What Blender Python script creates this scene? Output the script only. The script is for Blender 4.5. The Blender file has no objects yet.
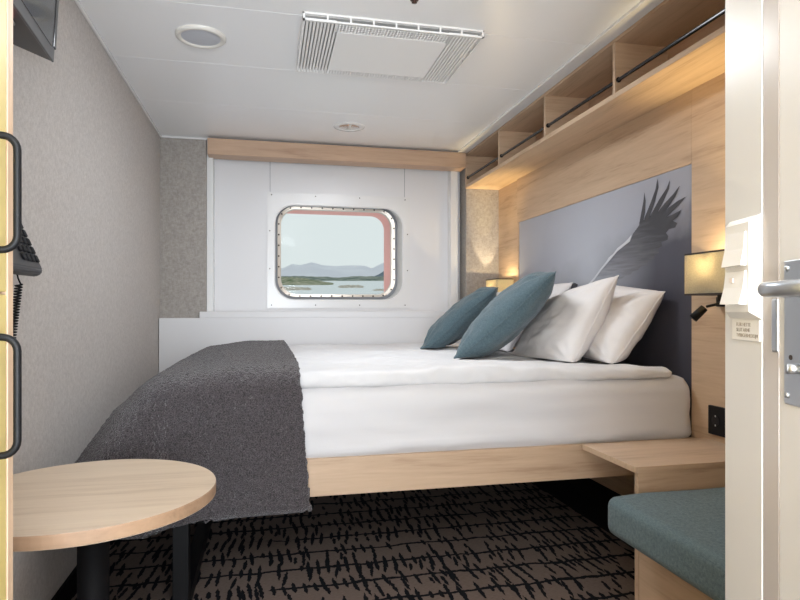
import bpy, bmesh, math, random
from mathutils import Vector, Matrix, noise
from mathutils.geometry import tessellate_polygon
random.seed(7)
S = bpy.context.scene
COL = S.collection
PI = math.pi

# ------------------------------------------------------------------ helpers
def link(o, parent=None):
    COL.objects.link(o)
    if parent is not None: o.parent = parent
    return o

def tag(o, label, cat, group=None, kind=None):
    o['label'] = label; o['category'] = cat
    if group: o['group'] = group
    if kind: o['kind'] = kind
    return o

def thing(name, label, cat, loc=(0, 0, 0), rz=0, group=None):
    o = bpy.data.objects.new(name, None); o.empty_display_size = .05
    link(o); o.location = loc; o.rotation_euler = (0, 0, rz)
    return tag(o, label, cat, group)

def mesh_obj(name, bm, mat, parent=None, smooth=False, world=True):
    """bm is in world coordinates; re-expressed relative to an un-rotated parent empty."""
    if parent is not None and world:
        bmesh.ops.translate(bm, vec=-Vector(chain_loc(parent)), verts=bm.verts)
    me = bpy.data.meshes.new(name); 
    bmesh.ops.recalc_face_normals(bm, faces=bm.faces)
    bm.to_mesh(me); bm.free()
    if smooth:
        for p in me.polygons: p.use_smooth = True
    for m in (mat if isinstance(mat, (list, tuple)) else [mat]): me.materials.append(m)
    return link(bpy.data.objects.new(name, me), parent)

def chain_loc(o):
    v = Vector((0, 0, 0))
    while o is not None:
        v += Vector(o.location); o = o.parent
    return v

def struct(name, bm, mat, parent=None, smooth=False):
    o = mesh_obj(name, bm, mat, parent, smooth)
    if parent is None: o['kind'] = 'structure'
    return o

def box(bm, x0, x1, y0, y1, z0, z1, bev=0.0, seg=2, M=None):
    t = bmesh.new()
    r = bmesh.ops.create_cube(t, size=1)
    for v in t.verts:
        v.co = Vector(((x0 + x1) / 2 + v.co.x * (x1 - x0), (y0 + y1) / 2 + v.co.y * (y1 - y0), (z0 + z1) / 2 + v.co.z * (z1 - z0)))
    if bev: bmesh.ops.bevel(t, geom=t.edges[:], offset=bev, segments=seg, affect='EDGES', profile=.5)
    if M: bmesh.ops.transform(t, matrix=M, verts=t.verts)
    me = bpy.data.meshes.new('t'); t.to_mesh(me); t.free(); bm.from_mesh(me); bpy.data.meshes.remove(me)
    return bm

def B(*a, **k): return box(bmesh.new(), *a, **k)

def cyl(bm, p0, p1, r, seg=20, r2=None, caps=True):
    p0, p1 = Vector(p0), Vector(p1); d = p1 - p0
    q = d.to_track_quat('Z', 'Y')
    r2 = r if r2 is None else r2
    a = []; b = []
    for i in range(seg):
        t = 2 * PI * i / seg
        v = Vector((math.cos(t), math.sin(t), 0))
        a.append(bm.verts.new(p0 + q @ (v * r))); b.append(bm.verts.new(p1 + q @ (v * r2)))
    for i in range(seg):
        j = (i + 1) % seg
        bm.faces.new((a[i], a[j], b[j], b[i]))
    if caps: bm.faces.new(a[::-1]); bm.faces.new(b)
    return bm

def tube(bm, pts, r, seg=10):
    pts = [Vector(p) for p in pts]; rings = []
    up = None
    for i, p in enumerate(pts):
        d = (pts[min(i + 1, len(pts) - 1)] - pts[max(i - 1, 0)]).normalized()
        if up is None:
            up = Vector((0, 0, 1)) if abs(d.z) < .9 else Vector((1, 0, 0))
        n = (up - d * up.dot(d)).normalized(); up = n; b = d.cross(n)
        rings.append([bm.verts.new(p + (n * math.cos(2 * PI * k / seg) + b * math.sin(2 * PI * k / seg)) * r) for k in range(seg)])
    for A, C in zip(rings, rings[1:]):
        for k in range(seg):
            j = (k + 1) % seg; bm.faces.new((A[k], A[j], C[j], C[k]))
    bm.faces.new(rings[0][::-1]); bm.faces.new(rings[-1])
    return bm

def lathe(bm, cx, cy, prof, seg=48):
    rings = []
    for (r, z) in prof:
        rings.append([bm.verts.new((cx + r * math.cos(2 * PI * k / seg), cy + r * math.sin(2 * PI * k / seg), z)) for k in range(seg)])
    for A, C in zip(rings, rings[1:]):
        for k in range(seg):
            j = (k + 1) % seg; bm.faces.new((A[k], A[j], C[j], C[k]))
    return bm, rings

def rrect(x0, x1, z0, z1, r, y, k=8, m=6):
    """rounded rectangle loop in the XZ plane, fixed vertex count"""
    pts = []
    cs = [(x1 - r, z0 + r, -90), (x1 - r, z1 - r, 0), (x0 + r, z1 - r, 90), (x0 + r, z0 + r, 180)]
    for i, (cx, cz, a) in enumerate(cs):
        for j in range(k + 1):
            t = math.radians(a + 90 * j / k); pts.append(Vector((cx + r * math.cos(t), y, cz + r * math.sin(t))))
        nx, nz, na = cs[(i + 1) % 4]; t = math.radians(na)
        q = Vector((nx + r * math.cos(t), y, nz + r * math.sin(t))); p = pts[-1]
        for j in range(1, m): pts.append(p.lerp(q, j / m))
    return pts

def strip(bm, loops, close=False):
    L = [[bm.verts.new(p) for p in l] for l in loops]
    seq = list(zip(L, L[1:])) + ([(L[-1], L[0])] if close else [])
    for A, C in seq:
        n = len(A)
        for i in range(n):
            j = (i + 1) % n; bm.faces.new((A[i], A[j], C[j], C[i]))
    return L

def rbox(x0, x1, y0, y1, z0, z1, r, nx, ny, nz):
    """densely gridded rounded box for soft things"""
    bm = bmesh.new(); vs = {}
    def V(i, j, k):
        key = (i, j, k)
        if key not in vs:
            p = Vector((x0 + (x1 - x0) * i / nx, y0 + (y1 - y0) * j / ny, z0 + (z1 - z0) * k / nz))
            c = Vector((min(max(p.x, x0 + r), x1 - r), min(max(p.y, y0 + r), y1 - r), min(max(p.z, z0 + r), z1 - r)))
            d = p - c
            if d.length > 1e-9: p = c + d.normalized() * r
            vs[key] = bm.verts.new(p)
        return vs[key]
    for i in range(nx):
        for j in range(ny):
            bm.faces.new((V(i, j, 0), V(i, j + 1, 0), V(i + 1, j + 1, 0), V(i + 1, j, 0)))
            bm.faces.new((V(i, j, nz), V(i + 1, j, nz), V(i + 1, j + 1, nz), V(i, j + 1, nz)))
    for i in range(nx):
        for k in range(nz):
            bm.faces.new((V(i, 0, k), V(i + 1, 0, k), V(i + 1, 0, k + 1), V(i, 0, k + 1)))
            bm.faces.new((V(i, ny, k), V(i, ny, k + 1), V(i + 1, ny, k + 1), V(i + 1, ny, k)))
    for j in range(ny):
        for k in range(nz):
            bm.faces.new((V(0, j, k), V(0, j, k + 1), V(0, j + 1, k + 1), V(0, j + 1, k)))
            bm.faces.new((V(nx, j, k), V(nx, j + 1, k), V(nx, j + 1, k + 1), V(nx, j, k + 1)))
    return bm

# ------------------------------------------------------------------ materials
def nt(name):
    m = bpy.data.materials.new(name); m.use_nodes = True
    t = m.node_tree; b = t.nodes['Principled BSDF']
    return m, t, b

def lin(c):
    return tuple(((v / 255) / 12.92 if v / 255 <= .04045 else ((v / 255 + .055) / 1.055) ** 2.4) for v in c) + (1,)

def plain(name, c, rough=.5, metal=0, bump=0, bscale=200, spec=.5):
    m, t, b = nt(name)
    b.inputs['Base Color'].default_value = lin(c); b.inputs['Roughness'].default_value = rough
    b.inputs['Metallic'].default_value = metal; b.inputs['Specular IOR Level'].default_value = spec
    if bump:
        tc = t.nodes.new('ShaderNodeTexCoord'); n = t.nodes.new('ShaderNodeTexNoise'); n.inputs['Scale'].default_value = bscale
        n.inputs['Detail'].default_value = 3
        bp = t.nodes.new('ShaderNodeBump'); bp.inputs['Strength'].default_value = bump; bp.inputs['Distance'].default_value = .002
        t.links.new(tc.outputs['Object'], n.inputs['Vector']); t.links.new(n.outputs['Fac'], bp.inputs['Height']); t.links.new(bp.outputs['Normal'], b.inputs['Normal'])
    return m

def wood(name, axis='Y', dark=(176, 138, 104), light=(214, 180, 144), rough=.45, scale=1.0):
    m, t, b = nt(name); N = t.nodes; L = t.links
    tc = N.new('ShaderNodeTexCoord'); mp = N.new('ShaderNodeMapping')
    s = {'X': (1.6, 22, 22), 'Y': (22, 1.6, 22), 'Z': (22, 22, 1.6)}[axis]
    mp.inputs['Scale'].default_value = [v * scale for v in s]
    L.new(tc.outputs['Object'], mp.inputs['Vector'])
    n1 = N.new('ShaderNodeTexNoise'); n1.inputs['Scale'].default_value = 1.0; n1.inputs['Detail'].default_value = 6; n1.inputs['Roughness'].default_value = .6; n1.inputs['Distortion'].default_value = .6
    n2 = N.new('ShaderNodeTexNoise'); n2.inputs['Scale'].default_value = 6; n2.inputs['Detail'].default_value = 4
    L.new(mp.outputs['Vector'], n1.inputs['Vector']); L.new(mp.outputs['Vector'], n2.inputs['Vector'])
    mx = N.new('ShaderNodeMath'); mx.operation = 'MULTIPLY_ADD'; mx.inputs[1].default_value = .35
    L.new(n2.outputs['Fac'], mx.inputs[0]); L.new(n1.outputs['Fac'], mx.inputs[2])
    r = N.new('ShaderNodeValToRGB'); r.color_ramp.elements[0].position = .42; r.color_ramp.elements[1].position = .95
    r.color_ramp.elements[0].color = lin(dark); r.color_ramp.elements[1].color = lin(light)
    e = r.color_ramp.elements.new(.62); e.color = lin(tuple((a * .35 + c * .65) for a, c in zip(dark, light)))
    L.new(mx.outputs[0], r.inputs['Fac']); L.new(r.outputs['Color'], b.inputs['Base Color'])
    b.inputs['Roughness'].default_value = rough
    bp = N.new('ShaderNodeBump'); bp.inputs['Strength'].default_value = .12; bp.inputs['Distance'].default_value = .001
    L.new(mx.outputs[0], bp.inputs['Height']); L.new(bp.outputs['Normal'], b.inputs['Normal'])
    return m

def weave(name, c1, c2, fx=(500, 500, 500), rough=.85, bump=.3, sheen=0):
    m, t, b = nt(name); N = t.nodes; L = t.links
    tc = N.new('ShaderNodeTexCoord'); outs = []
    for k, sc in enumerate(((1, .12, .12), (.12, .12, 1), (.12, 1, .12))):
        mp = N.new('ShaderNodeMapping'); mp.inputs['Scale'].default_value = [a * q for a, q in zip(fx, sc)]
        L.new(tc.outputs['Object'], mp.inputs['Vector'])
        n = N.new('ShaderNodeTexNoise'); n.inputs['Scale'].default_value = 1; n.inputs['Detail'].default_value = 2
        L.new(mp.outputs['Vector'], n.inputs['Vector']); outs.append(n)
    a = N.new('ShaderNodeMath'); a.operation = 'ADD'; a2 = N.new('ShaderNodeMath'); a2.operation = 'ADD'
    L.new(outs[0].outputs['Fac'], a.inputs[0]); L.new(outs[1].outputs['Fac'], a.inputs[1])
    L.new(a.outputs[0], a2.inputs[0]); L.new(outs[2].outputs['Fac'], a2.inputs[1])
    r = N.new('ShaderNodeMapRange'); r.inputs[1].default_value = 1.15; r.inputs[2].default_value = 1.85
    L.new(a2.outputs[0], r.inputs[0])
    mix = N.new('ShaderNodeMix'); mix.data_type = 'RGBA'; mix.inputs[6].default_value = lin(c1); mix.inputs[7].default_value = lin(c2)
    L.new(r.outputs[0], mix.inputs[0]); L.new(mix.outputs[2], b.inputs['Base Color'])
    b.inputs['Roughness'].default_value = rough; b.inputs['Sheen Weight'].default_value = sheen
    bp = N.new('ShaderNodeBump'); bp.inputs['Strength'].default_value = bump; bp.inputs['Distance'].default_value = .001
    L.new(r.outputs[0], bp.inputs['Height']); L.new(bp.outputs['Normal'], b.inputs['Normal'])
    return m

def emit(name, c, s):
    m, t, b = nt(name)
    b.inputs['Base Color'].default_value = lin(c); b.inputs['Emission Color'].default_value = lin(c); b.inputs['Emission Strength'].default_value = s
    return m

M_white = plain('white_laminate', (228, 227, 228), .45)
M_ceil = plain('ceiling_white', (244, 244, 244), .28)
M_gloss = plain('white_gloss', (232, 231, 230), .25)
M_entry = plain('entry_white_paint', (206, 205, 204), .3)
M_plastic = plain('white_plastic', (222, 220, 216), .3)
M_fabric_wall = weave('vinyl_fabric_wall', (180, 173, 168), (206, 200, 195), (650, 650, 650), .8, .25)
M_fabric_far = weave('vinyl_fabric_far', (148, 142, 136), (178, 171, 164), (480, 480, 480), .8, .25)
M_woodY = wood('oak_along_y', 'Y', (166, 137, 110), (206, 179, 151))
M_woodX = wood('oak_along_x', 'X', (166, 137, 111), (205, 178, 151))
M_woodZ = wood('oak_along_z', 'Z', (196, 162, 130), (222, 192, 162))
M_woodP = wood('oak_pelmet', 'X', (168, 134, 110), (204, 172, 144))
M_woodT = wood('oak_table', 'X', (192, 168, 142), (220, 200, 176), .35)
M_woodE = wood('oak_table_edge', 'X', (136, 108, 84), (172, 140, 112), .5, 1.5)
M_woodD = wood('oak_shelf_body', 'Y', (160, 130, 106), (200, 168, 140))
M_black = plain('black_powder_coat', (20, 20, 22), .5, spec=.25)
M_blackg = plain('black_gloss', (14, 14, 18), .12)
M_dark = plain('dark_plinth', (13, 12, 13), .7, spec=.12)
M_under = plain('dark_brown_panel', (70, 60, 56), .6)
M_steel = plain('brushed_steel', (196, 200, 206), .32, .9)
M_alu = plain('anodised_frame', (206, 202, 198), .35, .55)
M_ring = plain('window_ring_steel', (214, 204, 192), .3, .5)
M_rubber = plain('grey_gasket', (140, 142, 146), .6)
M_bolt = plain('bolt_heads', (70, 60, 56), .5, .6)
M_pink = plain('red_hull_paint', (250, 192, 184), .55)
M_sheet = plain('white_sheet', (212, 210, 211), .8, 0, .25, 500)
M_duvet = plain('white_duvet', (217, 216, 217), .8, 0, .25, 500)
M_pillow = plain('white_pillow_cotton', (226, 222, 221), .8, 0, .25, 500)
M_teal = weave('teal_cotton', (58, 78, 86), (88, 108, 116), (700, 700, 700), .85, .3, .2)
M_bench = weave('bench_wool', (70, 88, 94), (102, 120, 124), (900, 900, 900), .9, .4, .1)
M_tvgrey = plain('screen_glass', (60, 62, 64), .08)
M_grille = plain('grille_white', (244, 243, 241), .4)
M_duct = plain('duct_liner_paint', (206, 204, 202), .7)
M_chrome = plain('chrome_reflector', (210, 205, 200), .12, 1)
M_yellow = plain('yellow_gloss_laminate', (214, 192, 122), .4)

# carpet ----------------------------------------------------------
def carpet():
    m, t, b = nt('patterned_carpet'); N = t.nodes; L = t.links
    def math_(op, a, c=None, d=None):
        n = N.new('ShaderNodeMath'); n.operation = op
        for i, v in enumerate((a, c, d)):
            if v is None: continue
            if hasattr(v, 'links'): L.new(v, n.inputs[i])
            else: n.inputs[i].default_value = v
        return n.outputs[0]
    tc = N.new('ShaderNodeTexCoord'); sp = N.new('ShaderNodeSeparateXYZ'); L.new(tc.outputs['Object'], sp.inputs[0])
    x, y = sp.outputs[0], sp.outputs[1]
    def noise_(scale, det=2, vec=None, sc=None):
        n = N.new('ShaderNodeTexNoise'); n.inputs['Scale'].default_value = scale; n.inputs['Detail'].default_value = det
        if sc:
            mp = N.new('ShaderNodeMapping'); mp.inputs['Scale'].default_value = sc; L.new(tc.outputs['Object'], mp.inputs[0]); L.new(mp.outputs[0], n.inputs['Vector'])
        else: L.new(tc.outputs['Object'], n.inputs['Vector'])
        return n.outputs['Fac']
    wob = noise_(9, 4); wob2 = noise_(60, 3)
    yy = math_('ADD', y, math_('MULTIPLY', math_('SUBTRACT', wob, .5), .05))
    yy = math_('ADD', yy, math_('MULTIPLY', math_('SUBTRACT', wob2, .5), .014))
    P = .15
    ry = math_('DIVIDE', yy, P); row = math_('FLOOR', ry); fy = math_('FRACT', ry)
    line = math_('LESS_THAN', math_('ABSOLUTE', math_('SUBTRACT', fy, .5)), .055)
    gap = math_('GREATER_THAN', noise_(1, 2, sc=(2, 9, 1)), .36)
    line = math_('MULTIPLY', line, gap)
    def dashes(cw, off, seed, thr, hw):
        # dashes straddle the row line: rows shifted per layer
        r2 = math_('ADD', ry, off); rw = math_('FLOOR', r2); f2 = math_('SUBTRACT', math_('FRACT', r2), .5)
        w = N.new('ShaderNodeTexWhiteNoise'); w.noise_dimensions = '1D'; L.new(math_('ADD', rw, seed), w.inputs['W'])
        xs = math_('ADD', math_('DIVIDE', x, cw), math_('MULTIPLY', w.outputs['Value'], 7.3))
        xs = math_('ADD', xs, math_('MULTIPLY', math_('SUBTRACT', wob2, .5), .35))
        xs = math_('ADD', xs, math_('MULTIPLY', f2, math_('SUBTRACT', w.outputs['Value'], .5)))
        cx = math_('FLOOR', xs); fx = math_('SUBTRACT', math_('FRACT', xs), .5)
        cmb = N.new('ShaderNodeCombineXYZ'); L.new(cx, cmb.inputs[0]); L.new(rw, cmb.inputs[1]); cmb.inputs[2].default_value = seed
        w2 = N.new('ShaderNodeTexWhiteNoise'); w2.noise_dimensions = '3D'; L.new(cmb.outputs[0], w2.inputs['Vector'])
        sc = N.new('ShaderNodeSeparateColor'); L.new(w2.outputs['Color'], sc.inputs[0])
        pres = math_('GREATER_THAN', sc.outputs[0], thr)
        ln = math_('MULTIPLY_ADD', sc.outputs[1], .42, .16)
        t_ = math_('SUBTRACT', 1.0, math_('DIVIDE', math_('ABSOLUTE', math_('ADD', f2, math_('MULTIPLY', math_('SUBTRACT', sc.outputs[2], .5), .2))), ln))
        wd = math_('MULTIPLY', math_('MINIMUM', math_('MULTIPLY', t_, 2.0), 1.0), hw)
        d = math_('LESS_THAN', math_('ABSOLUTE', math_('ADD', fx, math_('MULTIPLY', math_('SUBTRACT', sc.outputs[1], .5), .35))), wd)
        return math_('MULTIPLY', d, pres)
    d = math_('MAXIMUM', dashes(.037, 0, 1.0, .12, .2), dashes(.047, .37, 5.0, .3, .14))
    patt = math_('MAXIMUM', line, d)
    fine = noise_(1, 3, sc=(60, 420, 60)); pile = noise_(700, 2)
    mix0 = N.new('ShaderNodeMix'); mix0.data_type = 'RGBA'; mix0.inputs[6].default_value = lin((94, 80, 72)); mix0.inputs[7].default_value = lin((156, 138, 128))
    L.new(fine, mix0.inputs[0])
    mix = N.new('ShaderNodeMix'); mix.data_type = 'RGBA'; mix.inputs[7].default_value = lin((22, 23, 29))
    L.new(patt, mix.inputs[0]); L.new(mix0.outputs[2], mix.inputs[6])
    L.new(mix.outputs[2], b.inputs['Base Color']); b.inputs['Roughness'].default_value = .95; b.inputs['Specular IOR Level'].default_value = .15
    bp = N.new('ShaderNodeBump'); bp.inputs['Strength'].default_value = .5; bp.inputs['Distance'].default_value = .003
    L.new(pile, bp.inputs['Height']); L.new(bp.outputs['Normal'], b.inputs['Normal'])
    return m
M_carpet = carpet()

def boucle():
    m, t, b = nt('charcoal_boucle'); N = t.nodes; L = t.links
    tc = N.new('ShaderNodeTexCoord')
    n = N.new('ShaderNodeTexNoise'); n.inputs['Scale'].default_value = 300; n.inputs['Detail'].default_value = 3
    v = N.new('ShaderNodeTexVoronoi'); v.inputs['Scale'].default_value = 260
    L.new(tc.outputs['Object'], n.inputs['Vector']); L.new(tc.outputs['Object'], v.inputs['Vector'])
    r = N.new('ShaderNodeValToRGB'); r.color_ramp.elements[0].position = .36; r.color_ramp.elements[0].color = lin((40, 36, 38))
    r.color_ramp.elements[1].position = .68; r.color_ramp.elements[1].color = lin((104, 96, 99))
    L.new(n.outputs['Fac'], r.inputs['Fac']); L.new(r.outputs['Color'], b.inputs['Base Color'])
    b.inputs['Roughness'].default_value = 1; b.inputs['Specular IOR Level'].default_value = .1; b.inputs['Sheen Weight'].default_value = .35
    bp = N.new('ShaderNodeBump'); bp.inputs['Strength'].default_value = 1; bp.inputs['Distance'].default_value = .005
    bp.invert = True
    L.new(v.outputs['Distance'], bp.inputs['Height']); L.new(bp.outputs['Normal'], b.inputs['Normal'])
    return m
M_boucle = boucle()

def shade_mat():
    m, t, b = nt('lamp_shade_fabric'); N = t.nodes; L = t.links
    tc = N.new('ShaderNodeTexCoord'); n = N.new('ShaderNodeTexNoise'); n.inputs['Scale'].default_value = 420; n.inputs['Detail'].default_value = 2
    L.new(tc.outputs['Object'], n.inputs['Vector'])
    mix = N.new('ShaderNodeMix'); mix.data_type = 'RGBA'; mix.inputs[6].default_value = lin((150, 142, 122)); mix.inputs[7].default_value = lin((226, 220, 200))
    L.new(n.outputs['Fac'], mix.inputs[0])
    d = N.new('ShaderNodeBsdfDiffuse'); tr = N.new('ShaderNodeBsdfTranslucent'); ms = N.new('ShaderNodeMixShader'); ms.inputs[0].default_value = .5
    L.new(mix.outputs[2], d.inputs[0]); L.new(mix.outputs[2], tr.inputs[0]); L.new(d.outputs[0], ms.inputs[1]); L.new(tr.outputs[0], ms.inputs[2])
    L.new(ms.outputs[0], N['Material Output'].inputs[0])
    return m
M_shade = shade_mat()

def glass_mat():
    m, t, b = nt('window_glass'); N = t.nodes; L = t.links
    tr = N.new('ShaderNodeBsdfTransparent'); gl = N.new('ShaderNodeBsdfGlossy'); gl.inputs['Roughness'].default_value = .02
    fr = N.new('ShaderNodeFresnel'); fr.inputs['IOR'].default_value = 1.12; ms = N.new('ShaderNodeMixShader')
    L.new(fr.outputs[0], ms.inputs[0]); L.new(tr.outputs[0], ms.inputs[1]); L.new(gl.outputs[0], ms.inputs[2]); L.new(ms.outputs[0], N['Material Output'].inputs[0])
    return m
M_glass = glass_mat()

# ------------------------------------------------------------------ room dimensions
XL, XR, YF, ZC = -.667, 1.63, 4.07, 2.10      # left wall, headboard wall, far wall, ceiling
YB = -1.6                                      # room is open behind the camera (doorway to the corridor)
YW = 4.22                                      # recessed window wall

# floor, ceiling
struct('floor', B(XL - .1, XR + .1, YB, 4.3, -.05, 0), M_carpet)
def ceiling():
    bm = bmesh.new()
    # individual ceiling planks with narrow dark joints, one mesh
    ys = [YB, -1.1, -.54, .02, .6, 1.16, 1.72, 2.28, 2.82, 3.38, 4.36]
    for a, c in zip(ys, ys[1:]):
        box(bm, XL - .1, XR + .1, a + .0012, c - .0012, ZC, ZC + .03, .001, 1)
    box(bm, XL - .1, XR + .1, YB, 4.36, ZC + .004, ZC + .06)
    return bm
struct('ceiling', ceiling(), M_ceil)

struct('wall_left', B(XL - .1, XL, YB, 4.3, 0, ZC), M_fabric_wall)
struct('wall_right', B(XR, XR + .1, .3, YF, 0, ZC), M_woodY)
# far wall: two fabric clad columns either side of the window recess
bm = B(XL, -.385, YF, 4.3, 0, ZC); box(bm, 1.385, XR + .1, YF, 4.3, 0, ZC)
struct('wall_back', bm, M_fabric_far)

# baseboards / plinths
struct('baseboard_left', B(XL, XL + .012, .93, YF - .05, 0, .08, .003), M_dark)
struct('baseboard_right', B(1.48, XR, 1.66, YF - .06, 0, .12, .004), M_dark)
# white wainscot box below the window
struct('wall_wainscot', B(XL + .004, XR - .002, 4.0, YF, 0, .936, .003), M_white)
bm = B(-.42, 1.38, 4.0, YW + .01, .936, .976, .003)
struct('trim_1', bm, M_white)
# jamb strips
struct('trim_2', B(-.385, -.345, 4.10, YW, .976, ZC, .002), M_gloss)
struct('trim_3', B(1.292, 1.346, 4.14, YW, .976, ZC, .002), M_gloss)
# ceiling beads
struct('trim_4', B(XL, XL + .012, .9, YF, ZC - .014, ZC, .003), M_gloss)
struct('trim_5', B(XL, 1.36, YF - .012, YF, ZC - .012, ZC, .003), M_gloss)
struct('trim_6', B(1.306, 1.374, .95, YF - .02, ZC - .012, ZC, .003), M_gloss)

# window wall with rounded opening
OX0, OX1, OZ0, OZ1 = .055, .953, 1.06, 1.71
bm = bmesh.new()
def prect(x0, x1, z0, z1, y): return rrect(x0, x1, z0, z1, .0005, y)
strip(bm, [prect(-.385, 1.385, .95, ZC, YW), rrect(OX0, OX1, OZ0, OZ1, .13, YW), rrect(OX0 + .003, OX1 + .004, OZ0, OZ1 + .05, .13, 4.44), prect(-.385, 1.385, .95, ZC, 4.44)], close=True)
struct('wall_window', bm, M_white)
# panel joints as thin shadow gaps (cover strips)
for i, (x, nm) in enumerate(((.02, 'trim_7'), (.968, 'trim_8'))):
    struct(nm, B(x - .0015, x + .0015, YW - .0015, YW, 1.80, ZC - .06), M_rubber)

# window assembly
win = bpy.data.objects.new('window_1', None); link(win); win['kind'] = 'structure'; win.location = (.5, YW, 1.38)
bm = bmesh.new()
strip(bm, [prect(0, 1.006, 1.0, 1.797, YW), rrect(0, 1.006, 1.0, 1.797, .004, YW - .008), rrect(OX0 - .006, OX1 + .006, OZ0 - .006, OZ1 + .006, .135, YW - .008),
           rrect(OX0, OX1, OZ0, OZ1, .13, YW + .004), rrect(OX0 + .003, OX1 + .003, OZ0 + .002, OZ1 + .045, .13, 4.43)])
mesh_obj('window_frame', bm, M_gloss, win, False)
bm = bmesh.new()
strip(bm, [rrect(.05, .965, 1.055, 1.765, .14, 4.43), rrect(.052, .962, 1.058, 1.76, .14, 4.418), rrect(.076, .938, 1.082, 1.736, .12, 4.418), rrect(.078, .936, 1.086, 1.734, .12, 4.43)])
mesh_obj('gasket', bm, M_rubber, win, False)
bm = bmesh.new()
strip(bm, [rrect(.072, .940, 1.080, 1.738, .125, 4.426), rrect(.074, .938, 1.082, 1.736, .125, 4.41), rrect(.097, .912, 1.100, 1.718, .11, 4.414), rrect(.099, .909, 1.102, 1.715, .11, 4.44)])
mesh_obj('clamp_ring', bm, M_ring, win, False)
bm = bmesh.new()
L_ = rrect(.09, .918, 1.093, 1.724, .11, 4.445)
vs = [bm.verts.new(p) for p in L_]; bm.faces.new(vs)
L2 = [bm.verts.new(p + Vector((0, .006, 0))) for p in L_]; bm.faces.new(L2[::-1])
for i in range(len(vs)):
    j = (i + 1) % len(vs); bm.faces.new((vs[i], vs[j], L2[j], L2[i]))
mesh_obj('pane', bm, M_glass, win)
bm = bmesh.new()
strip(bm, [prect(-.4, 1.4, .6, 2.2, 4.455), rrect(.02, .935, 1.03, 1.742, .12, 4.455), rrect(.02, .912, 1.03, 1.730, .11, 4.715), prect(-.4, 1.4, .6, 2.2, 4.715)], close=True)
mesh_obj('hull_reveal', bm, M_pink, win)
# bolts round the clamp ring
def perim(loop, n):
    d = [0]
    for a, c in zip(loop, loop[1:] + loop[:1]): d.append(d[-1] + (c - a).length)
    out = []
    for k in range(n):
        s = d[-1] * (k + .5) / n
        for i in range(len(loop)):
            if d[i] <= s <= d[i + 1]:
                out.append(loop[i].lerp(loop[(i + 1) % len(loop)], (s - d[i]) / (d[i + 1] - d[i]))); break
    return out
bm = bmesh.new(); cyl(bm, (0, 0, 0), (0, -.004, 0), .0062, 8)
bolt0 = None
for p in perim(rrect(.082, .93, 1.088, 1.730, .12, 4.412), 36):
    if bolt0 is None:
        bolt0 = mesh_obj('bolt', bm, M_bolt, win, world=False); o = bolt0
    else:
        o = bolt0.copy(); COL.objects.link(o); o.parent = win
    o.location = p - Vector(win.location)
bm = bmesh.new(); cyl(bm, (0, 0, 0), (0, -.0025, 0), .0042, 8); sc0 = None
pts = [(x, z) for x in (.03, .33, .64, .97) for z in (1.02, 1.778)] + [(.018, 1.27), (.018, 1.53), (.988, 1.27), (.988, 1.53)]
for (x, z) in pts:
    if sc0 is None: sc0 = mesh_obj('screw', bm, M_bolt, win, world=False); o = sc0
    else: o = sc0.copy(); COL.objects.link(o); o.parent = win
    o.location = Vector((x, YW - .008, z)) - Vector(win.location)

# pelmet
o = mesh_obj('window_pelmet', B(-.372, 1.362, 4.0, YF + .06, 1.983, 2.086, .002), M_woodP)
tag(o, 'long oak pelmet board along the ceiling above the porthole window', 'pelmet')

# ------------------------------------------------------------------ overhead shelf
SX = 1.376
YE = .78
sh = thing('overhead_shelf', 'long open oak overhead shelf with compartments above the bed headboard', 'shelf', (1.5, 2.4, 1.85))
mesh_obj('bottom_board', B(SX, XR, YE, YF, 1.85, 1.872, .0015), M_woodY, sh)
mesh_obj('top_board', B(SX, XR, YE, YF, 2.078, ZC, .0015), M_woodY, sh)
mesh_obj('back_board', B(XR - .012, XR, YE, YF, 1.872, 2.078), M_woodD, sh)
divs = [YF - .018, 3.43, 2.81, 2.185, 1.56, .935]
for y in divs:
    mesh_obj('divider', B(SX + .001, XR - .012, y, y + .018, 1.872, 2.078), M_woodX, sh)
for a, c in zip(divs[1:], divs):
    bm = bmesh.new(); cyl(bm, (SX + .015, a + .018, 1.925), (SX + .015, c, 1.925), .0075, 14)
    cyl(bm, (SX + .015, a + .018, 1.925), (SX + .015, a + .023, 1.925), .011, 14); cyl(bm, (SX + .015, c - .005, 1.925), (SX + .015, c, 1.925), .011, 14)
    r = mesh_obj('rail', bm, M_blackg, sh); r['label'] = 'glossy black retaining rail'

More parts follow.
